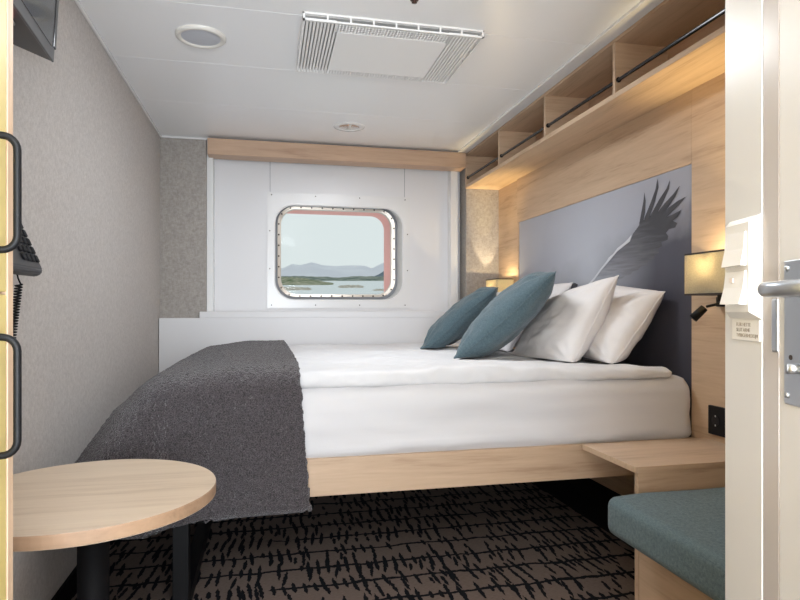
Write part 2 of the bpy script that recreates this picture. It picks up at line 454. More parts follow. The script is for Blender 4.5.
# ------------------------------------------------------------------ headboard art + wood surround
hb = thing('headboard_panel', 'grey wall panel printed with a flying bird wing behind the pillows', 'wall art', (1.62, 2.86, .4))
def art_mat():
    m, t, b = nt('printed_art'); N = t.nodes; L = t.links
    tc = N.new('ShaderNodeTexCoord'); sp = N.new('ShaderNodeSeparateXYZ'); L.new(tc.outputs['Object'], sp.inputs[0])
    # object origin = (1.62, 2.86, .4): y from -.82 to .82, z from 0 to 1.16
    n = N.new('ShaderNodeTexNoise'); n.inputs['Scale'].default_value = 3.2; n.inputs['Detail'].default_value = 5
    L.new(tc.outputs['Object'], n.inputs['Vector'])
    a = N.new('ShaderNodeMath'); a.operation = 'MULTIPLY_ADD'; a.inputs[1].default_value = .35; L.new(n.outputs['Fac'], a.inputs[0]); L.new(sp.outputs[2], a.inputs[2])
    r = N.new('ShaderNodeValToRGB'); cr = r.color_ramp
    cr.elements[0].position = .30; cr.elements[0].color = lin((62, 62, 72))
    cr.elements[1].position = 1.0; cr.elements[1].color = lin((166, 168, 178))
    e = cr.elements.new(.66); e.color = lin((78, 78, 90)); e = cr.elements.new(.80); e.color = lin((156, 158, 170)); 
    mp = N.new('ShaderNodeMapRange'); mp.inputs[1].default_value = 0; mp.inputs[2].default_value = 1.34
    mm = N.new('ShaderNodeMath'); mm.operation = 'MULTIPLY_ADD'; mm.inputs[1].default_value = .22; L.new(sp.outputs[1], mm.inputs[0]); L.new(a.outputs[0], mm.inputs[2])
    L.new(mm.outputs[0], mp.inputs[0]); L.new(mp.outputs[0], r.inputs['Fac'])
    # pale cloud printed behind the wing
    vs = N.new('ShaderNodeVectorMath'); vs.operation = 'DISTANCE'; vs.inputs[1].default_value = (0, -.05, .80); L.new(tc.outputs['Object'], vs.inputs[0])
    g = N.new('ShaderNodeMapRange'); g.inputs[1].default_value = .55; g.inputs[2].default_value = .05; L.new(vs.outputs['Value'], g.inputs[0]); g.inputs[3].default_value = 0; g.inputs[4].default_value = .75
    mix = N.new('ShaderNodeMix'); mix.data_type = 'RGBA'; mix.inputs[7].default_value = lin((196, 200, 210))
    L.new(g.outputs[0], mix.inputs[0]); L.new(r.outputs['Color'], mix.inputs[6]); L.new(mix.outputs[2], b.inputs['Base Color'])
    b.inputs['Roughness'].default_value = .38
    return m
o = mesh_obj('printed_panel', B(XR - .012, XR - .002, 2.04, 3.68, .4, 1.562), art_mat(), hb)
# oak frame boards standing 8 mm proud round the panel
def frame_boards():
    bm = bmesh.new()
    box(bm, XR - .016, XR, 2.036, 3.705, 1.563, 1.85, .001, 1)
    box(bm, XR - .016, XR, 3.681, 3.705, .3, 1.562, .001, 1)
    return bm
o = mesh_obj('oak_surround', frame_boards(), M_woodY, hb); o['label'] = 'oak boards framing the print'
box_ = mesh_obj('oak_side_panel', B(XR - .018, XR, .93, 2.034, .3, 1.85, .001, 1), M_woodY, hb)

# the wing (printed silhouette): outline taken as (y, z) on the panel
def W(px, py):      # tracing units -> panel metres
    a = ((560 + px / 2.606) - 400) / 600; b_ = (308 - (170 + py / 2.606)) / 600
    X = a * .9763 + .2163; Y = -a * .2163 + .9763; t_ = 1.617 / X
    return (Y * t_, 1 + b_ * t_)
FE = [
 [(220,58),(223,80),(222,108),(216,140),(206,142),(212,110),(217,84)],
 [(254,22),(257,45),(248,82),(232,126),(219,128),(236,86),(249,50)],
 [(287,25),(284,50),(270,82),(248,124),(234,122),(258,78),(278,48)],
 [(313,40),(302,68),(283,97),(260,126),(246,122),(272,88),(296,62)],
 [(328,70),(312,90),(294,108),(272,130),(258,124),(285,97),(308,80)],
 [(317,104),(308,122),(290,136),(268,142),(264,128),(290,118)],
]
BODY = [(212,134),(202,150),(190,166),(183,186),(170,196),(150,212),(130,236),(108,262),(92,284),(74,304),(108,306),(128,300),(140,296),(148,286),(160,284),(170,276),(184,272),(190,264),(204,260),(210,252),(224,248),(230,238),(244,232),(246,222),(258,216),(256,204),(266,198),(264,188),(280,182),(282,172),(276,164),(284,154),(300,150),(306,138),(292,132),(272,120),(250,116),(232,120)]
HIGH = [(188,168),(183,186),(170,196),(150,212),(130,236),(108,262),(92,284),(74,304),(66,306),(90,280),(104,260),(122,238),(128,228),(140,218),(150,204),(168,190),(178,180)]
def poly(bm, pts, x):
    vs = []
    for p in pts:
        y, z = W(*p); vs.append(bm.verts.new((x, y, z)))
    for t in tessellate_polygon([[v.co.copy() for v in vs]]): bm.faces.new([vs[k] for k in t])
def wing_mat():
    m, t, b = nt('printed_wing'); N = t.nodes; L = t.links
    tc = N.new('ShaderNodeTexCoord')
    vs = N.new('ShaderNodeVectorMath'); vs.operation = 'DOT_PRODUCT'; vs.inputs[1].default_value = (0, -.6, .8); L.new(tc.outputs['Object'], vs.inputs[0])
    mp = N.new('ShaderNodeMapping'); mp.inputs['Rotation'].default_value = (.75, 0, 0); mp.inputs['Scale'].default_value = (1, 6, 60); L.new(tc.outputs['Object'], mp.inputs[0])
    n = N.new('ShaderNodeTexNoise'); n.inputs['Scale'].default_value = 1.2; n.inputs['Detail'].default_value = 3; L.new(mp.outputs[0], n.inputs['Vector'])
    a = N.new('ShaderNodeMath'); a.operation = 'MULTIPLY_ADD'; a.inputs[1].default_value = .3; L.new(n.outputs['Fac'], a.inputs[0]); L.new(vs.outputs['Value'], a.inputs[2])
    r = N.new('ShaderNodeMapRange'); r.inputs[1].default_value = .74; r.inputs[2].default_value = 1.25; L.new(a.outputs[0], r.inputs[0])
    cr = N.new('ShaderNodeValToRGB'); cr.color_ramp.elements[0].color = lin((172, 176, 186)); cr.color_ramp.elements[1].color = lin((62, 62, 68))
    e = cr.color_ramp.elements.new(.5); e.color = lin((118, 118, 126))
    L.new(r.outputs[0], cr.inputs['Fac']); L.new(cr.outputs['Color'], b.inputs['Base Color']); b.inputs['Roughness'].default_value = .38
    return m
bm = bmesh.new(); poly(bm, BODY, XR - .0129)
for i, f in enumerate(FE): poly(bm, f, XR - .0132 - .0003 * i)
wg = mesh_obj('wing_print', bm, wing_mat(), hb); wg['label'] = 'dark spread wing with long finger feathers'
bm = bmesh.new(); poly(bm, HIGH, XR - .0152)
mesh_obj('wing_highlight_print', bm, plain('print_white', (214, 216, 222), .4), wg)
bm = bmesh.new(); poly(bm, [(24,312),(30,298),(38,294),(46,298),(44,312)], XR - .0126)
mesh_obj('bird_head_print', bm, plain('print_dark', (62, 60, 68), .4), hb)

# ------------------------------------------------------------------ bed
bed = thing('bed', 'oak bed frame with black base carrying the white mattress', 'bed', (.63, 3.0, 0))
mesh_obj('side_rail', B(-.365, XR - .02, 2.0, 2.028, .375, .50, .002), M_woodX, bed)
mesh_obj('foot_rail', B(-.365, -.337, 2.028, 3.99, .375, .50, .002), M_woodY, bed)
mesh_obj('platform', B(-.337, XR - .02, 2.028, 3.99, .42, .47), M_dark, bed)
for y in (2.06, 3.86):
    mesh_obj('leg', B(-.30, -.25, y, y + .05, 0, .42, .002), M_black, bed)
mesh_obj('floor_runner', B(-.30, -.25, 2.11, 3.86, 0, .05, .002), M_black, bed)

bm = rbox(-.335, 1.617, 2.012, 3.985, .473, .736, .06, 130, 60, 18)
for v in bm.verts:
    p = v.co
    w = noise.noise(Vector((p.x * 1.6, p.y * 2.5, p.z * 14))) * .009 + noise.noise(Vector((p.x * 5 + p.z * 9, p.y * 3, p.z * 22))) * .005 + noise.noise(Vector((p.x * 7 + p.z * 24, p.y * 3, p.z * 30 - p.x * 5))) * .004 * max(0, 1 - abs(p.z - .52) / .09)
    if p.y < 2.1:
        v.co.y += w - .004 + .006 * math.exp(-((p.z - .69) / .012) ** 2) * 0
        v.co.y -= .003 * math.exp(-((p.z - (.655 + .01 * math.sin(p.x * 3))) / .006) ** 2)
        v.co.y -= .004 * math.exp(-((p.z - (.50 + .03 * abs(math.sin(p.x * 2.2)))) / .01) ** 2)
    if p.z > .72: v.co.z += w * .8
mt = mesh_obj('mattress', bm, M_sheet, None, True)
tag(mt, 'thick mattress in white fitted sheet lying on the oak bed frame', 'mattress')

# duvet: fluffy cover lying on the mattress
bm = rbox(-.345, 1.525, 2.03, 3.985, .728, .772, .021, 220, 180, 6)
for v in bm.verts:
    p = v.co.copy()
    up = max(0, min(1, (p.z - .732) / .03))
    near = math.exp(-((p.y - 2.12) / .14) ** 2)
    n1 = noise.noise(Vector((p.x * 2.1, p.y * 7, 0))) * .010 + noise.noise(Vector((p.x * 7, p.y * 22, 3))) * .0045 + noise.noise(Vector((p.x * 18, p.y * 40, 7))) * .0018
    fold = .006 * math.sin((p.y * 9 + math.sin(p.x * 2.2) * .9) * 2.1)
    n1 *= 1.5
    cr = .0055 * noise.noise(Vector((p.x * 9 + p.y * 4, p.y * 30 - p.x * 6, 11))) + .007 * (1 - abs(noise.noise(Vector((p.x * 3, p.y * 11, 5))))) ** 6
    v.co.z += up * (-.014 * max(0, min(1, (p.x - .9) / .6)) + n1 + cr + near * .016 + fold * .6 - max(0, (p.y - 2.7)) * .014)
    if p.x > 1.15: v.co.z = .735 + (v.co.z - .735) * (1 - .38 * min(1, (p.x - 1.15) / .37))
    if p.x < 0: v.co.z -= .062 * up * max(0, min(1, (-.0 - p.x) / .25))
    if p.y < 2.08:
        v.co.y += .018 * noise.noise(Vector((p.x * 2.6, 1, 2))) + .009 * noise.noise(Vector((p.x * 9, p.z * 20, 2))) + .004 * noise.noise(Vector((p.x * 26, p.z * 60, 2)))
    if p.x > 1.46:
        v.co.x += .03 * noise.noise(Vector((p.y * 5, p.z * 12, 8)))
dv = mesh_obj('duvet', bm, M_duvet, None, True)
tag(dv, 'white duvet spread flat over the mattress beneath the pillows', 'duvet')

# ---- pillows
def pillow(name, c0, c1, wdir, width, thick, mat, label, cat, group, pinch=.07, seed=0, n=56, wr=1.0, sag=0.0, shear=0):
    """c0 = near bottom corner, c1 = near top corner, wdir = direction of the far side"""
    c0 = Vector(c0); c1 = Vector(c1); up = c1 - c0; h = up.length; up.normalize()
    w = Vector(wdir).normalized(); w0 = w.copy(); w = (w - up * w.dot(up)).normalized() if shear == 0 else w
    nrm = up.cross(w)
    if nrm.x > 0: nrm = -nrm
    cen = (c0 + c1) / 2 + w * width / 2
    bm = bmesh.new(); G = {}
    def P(i, j, s):
        u = -1 + 2 * i / n; v = -1 + 2 * j / n
        uu = u * (1 - pinch * (1 - v ** 2) * abs(u) ** 3); vv = v * (1 - pinch * (1 - u ** 2) * abs(v) ** 3)
        prof = max(0, (1 - u * u)) ** .46 * max(0, (1 - v * v)) ** .44
        t_ = thick / 2 * prof
        q = Vector((u * 2.2 + seed, v * 2.2, s * 3 + seed))
        edge = (1 - max(abs(u), abs(v)) ** 6)
        wv = noise.noise(q * 1.1) * .010 + noise.noise(q * 3.1) * .005
        # radiating creases toward corners
        rr = math.hypot(1 - abs(u), 1 - abs(v)); ang = math.atan2(1 - abs(v), 1 - abs(u) + 1e-6)
        cr = .006 * math.sin(ang * 14 + seed) * math.exp(-((rr - .35) / .3) ** 2)
        t_ += (wv + cr) * edge * wr * min(1, prof * 2)
        t_ = max(t_, .0015 * (1 if prof > 0 else 0))
        p = cen + w * (uu * width / 2) + up * (vv * h / 2) + nrm * (s * t_)
        # gravity: belly slumps downward
        p.z -= sag * (1 - v * v) * (1 - u * u)
        FL = .773
        if p.z < FL + .015:
            d_ = FL + .015 - p.z
            p.x += (1 if nrm.x * s > 0 else -1) * min(d_, .03) * .35 * (1 if prof > 0 else 0)
            p.z = FL + .015 * math.exp(-d_ / .015)
        # slight wobble of the rim
        p += nrm * .01 * noise.noise(Vector((u * 1.7, v * 1.7, seed)))
        return p
    for s in (1, -1):
        for i in range(n + 1):
            for j in range(n + 1):
                b_ = i in (0, n) or j in (0, n)
                if b_ and s == -1: G[(i, j, -1)] = G[(i, j, 1)]
                else: G[(i, j, s)] = bm.verts.new(P(i, j, s))
    for s in (1, -1):
        for i in range(n):
            for j in range(n):
                f = (G[(i, j, s)], G[(i + 1, j, s)], G[(i + 1, j + 1, s)], G[(i, j + 1, s)])
                bm.faces.new(f if s == 1 else f[::-1])
    rim = [P(i, 0, 1) for i in range(n)] + [P(n, j, 1) for j in range(n)] + [P(n - i, n, 1) for i in range(n)] + [P(0, n - j, 1) for j in range(n)]
    o = mesh_obj(name, bm, mat, None, True)
    tag(o, label, cat, group)
    sm = bmesh.new(); tube(sm, rim + rim[:1], .0022, 6)
    mesh_obj('piping', sm, mat, o, True)
    return o

gp = 'white sleeping pillows against the headboard'; gc = 'teal scatter cushions on the bed'
pillow('sleeping_pillow', (1.36, 2.18, .757), (1.575, 2.14, 1.065), (.02, 1, .02), .66, .21, M_pillow, 'white pillow nearest the oak nightstand, leaning low against the grey panel', 'pillow', gp, .02, 3, wr=1.4, sag=.008)
pillow('sleeping_pillow', (1.235, 2.27, .758), (1.425, 2.235, 1.135), (-.05, 1, -.17), .62, .20, M_pillow, 'white pillow standing directly behind the larger teal cushion', 'pillow', gp, .05, 8, shear=1, wr=1.1, sag=.01)
pillow('sleeping_pillow', (1.36, 2.90, .77), (1.58, 2.90, 1.135), (.02, 1, 0), .70, .17, M_pillow, 'white pillow on window side of bed, back one with only its tip showing', 'pillow', gp, .05, 13, sag=.01)
pillow('sleeping_pillow', (1.22, 2.93, .765), (1.41, 2.93, 1.10), (.0, 1, 0), .66, .18, M_pillow, 'white pillow peeking out between the two teal cushions', 'pillow', gp, .07, 17, sag=.01)
pillow('scatter_cushion', (.80, 2.50, .757), (1.185, 2.315, 1.15), (.37, .93, 0), .50, .19, M_teal, 'larger looking teal cushion in front, nearest the camera', 'cushion', gc, .09, 5)
pillow('scatter_cushion', (.84, 3.26, .742), (1.215, 3.08, 1.11), (.36, .93, 0), .50, .18, M_teal, 'teal cushion further back, nearest the porthole window', 'cushion', gc, .09, 6)

# ---- throw
def sm(a): a = max(0, min(1, a)); return a * a * (3 - 2 * a)
def throw():
    bm = bmesh.new()
    X1, X0 = .10, -.305; Y0, Y1 = 2.075, 3.72; ZT = .806
    topx = X1 - X0; topy = Y1 - Y0; hx, hy = .50, .58
    rad = .085; arc = rad * PI / 2
    NX, NY = 200, 400
    g = []
    for i in range(NX + 1):
        row = []
        sx = (topx + hx) * i / NX            # from the right edge to the foot hem
        for j in range(NY + 1):
            sy = (topy + hy) * j / NY        # from the far edge to the near hem
            a = max(0, sx - topx); b_ = max(0, sy - topy)
            x = X1 - min(sx, topx); y = Y1 - min(sy, topy)
            bump = noise.noise(Vector((sx * 5, sy * 5, 1))) * .007
            r = math.hypot(a, b_); z = ZT
            nv = Vector((0, 0, 1))
            if r > 0:
                phi = math.atan2(b_, a); cs, sn = math.cos(phi), math.sin(phi); k = cs ** 2
                lim = .508 + .012 * min(1, sx / topx)
                rr = min(r, lim)
                fl = .01 + .60 * k
                if rr < arc:
                    an = rr / rad; ho = rad * math.sin(an); dz = rad * (1 - math.cos(an))
                else:
                    an = PI / 2; ho = rad; dz = rad + (rr - arc)
                ho += fl * dz * min(1, dz / .12); dz *= math.sqrt(max(.5, 1 - .3 * fl))
                ho += (.010 * math.sin(sx * 11 + 1) * sn + .012 * math.sin(sy * 9) * k) * min(1, dz * 3) + bump * .4 * min(1, dz * 10)
                x -= ho * cs; y -= ho * sn; z -= dz
                nv = Vector((-cs * math.sin(an), -sn * math.sin(an), math.cos(an) + .1)).normalized()
            z += bump * .5 * (1 if r == 0 else max(0, 1 - r * 8))
            z -= .028 * sm((sx - topx + .22) / .26)
            z -= .014 * max(0, (y - 2.7))
            if b_ > 0: x += .07 * b_ * max(0, 1 - sx / topx)
            q = Vector((x * 95, y * 95, z * 95))
            f = noise.noise(q) * .0036 + noise.noise(q * 2.1) * .0022
            p = Vector((x, y, z)) + nv * f
            if i in (0, NX): p.x += noise.noise(q * 1.3) * .004
            if j == NY: p.z += noise.noise(q * 1.3) * .004
            if p.x < -.60: p.x = -.60 - .045 * (1 - math.exp((p.x + .60) / .045))
            row.append(bm.verts.new(p))
        g.append(row)
    for i in range(NX):
        for j in range(NY):
            bm.faces.new((g[i][j], g[i + 1][j], g[i + 1][j + 1], g[i][j + 1]))
    return bm
th = mesh_obj('bed_throw', throw(), M_boucle, None, True)
tag(th, 'charcoal boucle throw draped over the foot of the bed', 'blanket')
md = th.modifiers.new('Solidify', 'SOLIDIFY'); md.thickness = .012; md.offset = -1

# ------------------------------------------------------------------ nightstand
ns = thing('nightstand', 'oak bedside ledge between the bed rail and grey bench seat', 'nightstand', (1.36, 1.8, 0))
mesh_obj('table_top', B(1.105, XR - .02, 1.642, 1.962, .492, .511, .0015), M_woodX, ns)
mesh_obj('front_panel', B(1.115, XR - .02, 1.645, 1.663, 0, .492, .001), M_woodX, ns)

# bench
bn = thing('bench', 'oak bench box under the grey seat cushion', 'bench', (1.3, 1.2, 0))
mesh_obj('side_board', B(1.115, 1.133, .80, 1.64, 0, .30, .001), M_woodY, bn)
mesh_obj('seat_board', B(1.115, XR - .02, .80, 1.64, .30, .322, .001), M_woodY, bn)
bm = rbox(.992, XR - .02, .80, 1.632, .323, .436, .028, 60, 80, 12)
for v in bm.verts:
    p = v.co; v.co.z += .004 * noise.noise(p * 5) if p.z > .42 else 0
    if p.z > .40: v.co.z += .006 * math.sin(PI * min(1, max(0, (p.x - 1.0) / .6))) 
sc = mesh_obj('seat_cushion', bm, M_bench, None, True)
tag(sc, 'thick blue-grey wool seat cushion on the oak bench', 'seat cushion')
bm = bmesh.new()
tube(bm, [(1.012, y, .4255) for y in [.83 + .78 * k / 20 for k in range(21)]], .0018, 6)
mesh_obj('seam', bm, M_bench, sc, True)

# ------------------------------------------------------------------ round table
tb = thing('side_table', 'round oak-topped side table with thick black leg by the left wall', 'table', (-.385, 1.435, 0))
bm = bmesh.new()
bm, R = lathe(bm, -.387, 1.437, [(.270, .573), (.272, .575), (.272, .598), (.271, .600)], 96)
bm.faces.new(R[-1])
bm.faces.new(R[0][::-1])
o = mesh_obj('table_top', bm, [M_woodT, M_woodE], tb)
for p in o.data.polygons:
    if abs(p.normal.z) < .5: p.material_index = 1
bm = bmesh.new(); cyl(bm, (-.372, 1.43, .012), (-.372, 1.43, .573), .032, 32)
mesh_obj('leg', bm, M_dark, tb, True)
bm, R = lathe(bmesh.new(), -.385, 1.43, [(.17, 0), (.17, .006), (.165, .010), (.034, .013)], 64)
mesh_obj('base_plate', bm, M_black, tb, True)

# ------------------------------------------------------------------ wardrobe (left foreground)
wd = thing('wardrobe', 'tall wardrobe edge at left with yellow doors and black bar handles', 'wardrobe', (-.5, .5, 0))
mesh_obj('end_panel', B(XL + .002, -.345, .914, .932, 0, ZC - .002, .0008), M_woodZ, wd)
mesh_obj('carcass', B(XL + .002, -.366, -.6, .913, 0, ZC - .002), M_woodZ, wd)
for (z0, z1, hz0, hz1) in ((1.022, ZC - .01, 1.074, 1.2194), (.02, 1.018, .8124, .963)):
    d = mesh_obj('door', B(-.365, -.3455, .30, .910, z0, z1, .001), M_yellow, wd)
    d['label'] = 'glossy yellow door'
    yh = .853
    xo = -.311
    pts = [(-.346, yh, hz0)]
    r_ = .018
    for k in range(7):
        an = PI / 2 * k / 6; pts.append((xo - r_ + r_ * math.sin(an), yh, hz0 + r_ - r_ * math.cos(an)))
    for k in range(7):
        an = PI / 2 * k / 6; pts.append((xo - r_ + r_ * math.cos(an), yh, hz1 - r_ + r_ * math.sin(an)))
    pts.append((-.346, yh, hz1))
    h = mesh_obj('handle', tube(bmesh.new(), pts, .0047, 16), M_black, d, True); h['label'] = 'matt black bow handle'

# ------------------------------------------------------------------ TV
tv = thing('television', 'flat black television hung high on the left wall, tilted down', 'television', (-.56, 1.42, 1.66))
TM = Matrix.Translation((-.532, 1.42, 1.650)) @ Matrix.Rotation(math.radians(4), 4, 'Z') @ Matrix.Rotation(math.radians(3), 4, 'Y')
bm = bmesh.new()
pf = [(-.092, .030), (-.002, .001), (-.002, .42), (-.092, .39)]
A = [bm.verts.new(TM @ Vector((x, -.32, z))) for x, z in pf]; C_ = [bm.verts.new(TM @ Vector((x, .325, z))) for x, z in pf]
bm.faces.new(A); bm.faces.new(C_)
for i in range(4):
    j = (i + 1) % 4; bm.faces.new((A[i], A[j], C_[j], C_[i]))
mesh_obj('housing', bm, plain('tv_plastic', (58, 56, 56), .4), tv)
bm = B(-.002, .004, -.325, .330, 0, .43, .002, M=TM)
mesh_obj('bezel', bm, plain('tv_bezel', (84, 84, 86), .3), tv)
mesh_obj('screen', B(.004, .0055, -.30, .300, .03, .41, .0005, M=TM), M_tvgrey, tv)
mesh_obj('edge_strip', B(-.006, .0065, .312, .334, .035, .43, .002, M=TM), M_blackg, tv)
mesh_obj('connection_box', B(-.075, -.03, .0, .14, .004, .028, .003, M=TM), plain('pale_plug', (150, 145, 140), .5), tv)
bm = bmesh.new(); cyl(bm, TM @ Vector((-.04, .12, .006)), TM @ Vector((-.04, .12, .001)), .0035, 10)
mesh_obj('indicator_light', bm, emit('red_led', (255, 40, 30), 6), tv)
bm = bmesh.new()
tube(bm, [TM @ Vector((-.08 + .006 * math.sin(k * 1.1), -.12 + .022 * k, .012 + .006 * math.sin(k * .9))) for k in range(11)], .003, 8)
mesh_obj('cable', bm, M_black, tv, True)
bm = B(XL + .001, -.625, 1.30, 1.48, 1.72, 1.92, .003)
mesh_obj('wall_bracket', bm, M_black, tv)

# ------------------------------------------------------------------ telephone
tp = thing('telephone', 'black corded telephone mounted on the left wall below the television', 'telephone', (-.64, 1.66, 1.16))
bm = bmesh.new()
def prism(bm, prof, y0, y1):
    A = [bm.verts.new((x, y0, z)) for x, z in prof]; C_ = [bm.verts.new((x, y1, z)) for x, z in prof]
    bm.faces.new(A[::-1]); bm.faces.new(C_)
    for i in range(len(A)):
        j = (i + 1) % len(A); bm.faces.new((A[i], A[j], C_[j], C_[i]))
prism(bm, [(XL, 1.09), (-.60, 1.083), (-.585, 1.09), (-.583, 1.103), (-.652, 1.262), (XL, 1.265)], 1.56, 1.765)
bmesh.ops.bevel(bm, geom=bm.edges[:], offset=.003, segments=2, affect='EDGES')
mesh_obj('body', bm, plain('phone_plastic', (48, 47, 50), .4), tp, False)
n_ = Vector((.159, 0, .069)).normalized(); dn = Vector((.069, 0, -.159)).normalized()
M_key = plain('phone_keys', (30, 30, 33), .65, spec=.2)
for r in range(5):
    for c in range(4):
        pc = Vector((-.652, 1.745 - c * .028, 1.262)) + dn * (.05 + r * .024) + n_ * .002
        T_ = Matrix.Translation(pc) @ n_.to_track_quat('Z', 'Y').to_matrix().to_4x4()
        mesh_obj('key', B(-.008, .008, -.0095, .0095, -.002, .004, .002, M=T_), M_key, tp)
bm = rbox(-.655, -.60, 1.575, 1.625, 1.10, 1.30, .018, 8, 8, 20)
mesh_obj('handset', bm, M_black, tp, True)
pts = [(-.622, 1.70, 1.092), (-.618, 1.70, 1.075), (-.610, 1.694, 1.06)]
for k in range(420):
    a = k / 420
    pts.append((-.612 + .0075 * math.cos(k * .36) - .012 * a, 1.688 - .02 * a + .0075 * math.sin(k * .36), 1.06 - .17 * a))
pts += [(-.64, 1.64, .885), (-.655, 1.62, .90), (-.664, 1.61, .93)]
o = mesh_obj('coiled_cord', tube(bmesh.new(), pts, .0021, 6), M_black, tp, True); 

# ------------------------------------------------------------------ sconces
def sconce(yc, label):
    s = thing('wall_sconce', label, 'lamp', (XR - .02, yc, 1.05), group='box shade wall lamps either side of the headboard')
    x0, x1 = 1.475, 1.598; y0, y1 = yc - .105, yc + .105; z0, z1 = 1.048, 1.192
    bm = bmesh.new()
    def loop(d, z): 
        P = []
        r = .012
        for (cx, cy, a) in ((x1 - r - d, y0 + r + d, -90), (x1 - r - d, y1 - r - d, 0), (x0 + r + d, y1 - r - d, 90), (x0 + r + d, y0 + r + d, 180)):
            for k in range(5):
                t = math.radians(a + 90 * k / 4); P.append(Vector((cx + r * math.cos(t), cy + r * math.sin(t), z)))
        return P
    strip(bm, [loop(0, z0), loop(0, z1), loop(.0012, z1), loop(.0012, z0)], close=True)
    sd = mesh_obj('lamp_shade', bm, M_shade, s)
    for z in (z0, z1):
        bm = bmesh.new(); strip(bm, [loop(-.001, z - .003), loop(-.001, z + .003), loop(.003, z + .003), loop(.003, z - .003)], close=True)
        mesh_obj('shade_trim', bm, plain('shade_trim', (48, 38, 32), .6), sd)
    mesh_obj('wall_plate', B(XR - .034, XR - .018, yc - .02, yc + .085, 1.005, 1.04, .002), M_black, s)
    bm = B(1.535, XR - .03, yc - .008, yc + .012, 1.022, 1.034, .001); cyl(bm, (1.54, yc, 1.028), (1.54, yc, 1.075), .008, 12)
    mesh_obj('bracket', bm, M_black, s)
    bm = bmesh.new(); cyl(bm, (1.54, yc, 1.075), (1.54, yc, 1.10), .014, 14); mesh_obj('bulb_holder', bm, M_black, s)
    bm = bmesh.new(); bmesh.ops.create_uvsphere(bm, u_segments=20, v_segments=12, radius=.022, matrix=Matrix.Translation((1.54, yc, 1.125)))
    mesh_obj('bulb', bm, emit('warm_bulb', (255, 206, 140), 8), s, True)
    bm = bmesh.new(); cyl(bm, (1.535, yc + .07, 1.0), (1.50, yc + .085, .962), .014, 18, .016); 
    tube(bm, [(1.56, yc + .01, 1.02), (1.555, yc + .04, 1.012), (1.54, yc + .065, 1.005)], .005, 8)
    mesh_obj('reading_spot', bm, M_black, s, True)
    l = bpy.data.lights.new('sconce_light', 'POINT'); l.energy = 2.1; l.color = (1, .80, .48); l.shadow_soft_size = .006
    lo = bpy.data.objects.new('sconce_light', l); link(lo, s); lo.location = Vector((1.54, yc, 1.155)) - Vector(s.location)
    l = bpy.data.lights.new('sconce_uplight', 'SPOT'); l.energy = 17; l.color = (1, .76, .34); l.spot_size = math.radians(80); l.spot_blend = .9; l.shadow_soft_size = .02
    lo = bpy.data.objects.new('sconce_uplight', l); link(lo, s); lo.location = Vector((1.505, yc, 1.16)) - Vector(s.location); lo.rotation_euler = (math.radians(180), math.radians(1), 0); lo.scale = (.45, 1, 1)
    return s
sconce(1.80, 'lit box shade wall lamp beside the doorway, above the black socket')
fs = sconce(3.82, 'small lit wall lamp in the far corner behind the teal cushions')

l = bpy.data.lights.new('reading_beam', 'SPOT'); l.energy = 13; l.color = (1, .82, .55); l.spot_size = math.radians(29); l.spot_blend = .35; l.shadow_soft_size = .01
o = bpy.data.objects.new('reading_beam', l); link(o, fs); o.location = Vector((1.545, 3.935, 1.05)) - Vector(fs.location)
o.rotation_euler = Vector((-.03, .2, .8)).to_track_quat('-Z', 'Y').to_euler()

# socket
so = thing('wall_socket', 'black double socket plate on oak wall below the nearer lamp', 'socket', (XR - .018, 1.89, .59))
mesh_obj('plate', B(XR - .030, XR - .018, 1.775, 1.93, .535, .64, .002), M_black, so)
for yc in (1.89, 1.815):
    bm = bmesh.new(); cyl(bm, (XR - .0302, yc, .588), (XR - .0315, yc, .588), .021, 28)
    mesh_obj('socket_well', bm, M_blackg, so)
    for z in (.588 - .017, .588 + .017):
        mesh_obj('earth_contact', B(XR - .033, XR - .031, yc - .002, yc + .002, z - .003, z + .003), M_steel, so)

# ------------------------------------------------------------------ ceiling fittings
ac = thing('ceiling_vent', 'large square white ceiling ventilation grille with blank centre panel', 'vent', (.485, 2.5, 2.07))
x0, x1, y0, y1, zb = .13, .84, 2.25, 2.755, 2.07
bm = bmesh.new()
for (a, b_, c, d) in ((x0, x1, y0, y0 + .008), (x0, x1, y1 - .008, y1), (x0, x0 + .008, y0, y1), (x1 - .008, x1, y0, y1)):
    box(bm, a, b_, c, d, zb, zb + .006)
for (a, b_, c, d) in ((x0, x1, y0, y0 + .005), (x0, x1, y1 - .005, y1), (x0, x0 + .005, y0, y1), (x1 - .005, x1, y0, y1)):
    box(bm, a, b_, c, d, zb + .024, ZC)
for k in range(9):
    x = x0 + (x1 - x0 - .008) * k / 8
    box(bm, x + .0004, x + .0076, y0 + .0005, y0 + .006, zb + .0005, ZC); box(bm, x + .0004, x + .0076, y1 - .006, y1 - .0005, zb + .0005, ZC)
for k in range(1, 6):
    y = y0 + (y1 - y0 - .008) * k / 6
    box(bm, x0 + .0005, x0 + .006, y, y + .008, zb + .0005, ZC); box(bm, x1 - .006, x1 - .0005, y, y + .008, zb + .0005, ZC)
mesh_obj('frame', bm, M_grille, ac)
mesh_obj('centre_panel', B(.265, .705, 2.325, 2.70, zb - .001, zb + .008, .001), M_grille, ac)
for xs in (x0 + .008, .699):
    bm = bmesh.new(); x = xs
    box(bm, xs, xs + .118, y0 + .0075, y0 + .012, zb + .001, zb + .012); box(bm, xs, xs + .118, y1 - .012, y1 - .0075, zb + .001, zb + .012)
    while x < xs + .118: box(bm, x + .006, x + .0138, y0 + .008, y1 - .008, zb + .001, zb + .010); x += .0135
    mesh_obj('louvre', bm, M_grille, ac)
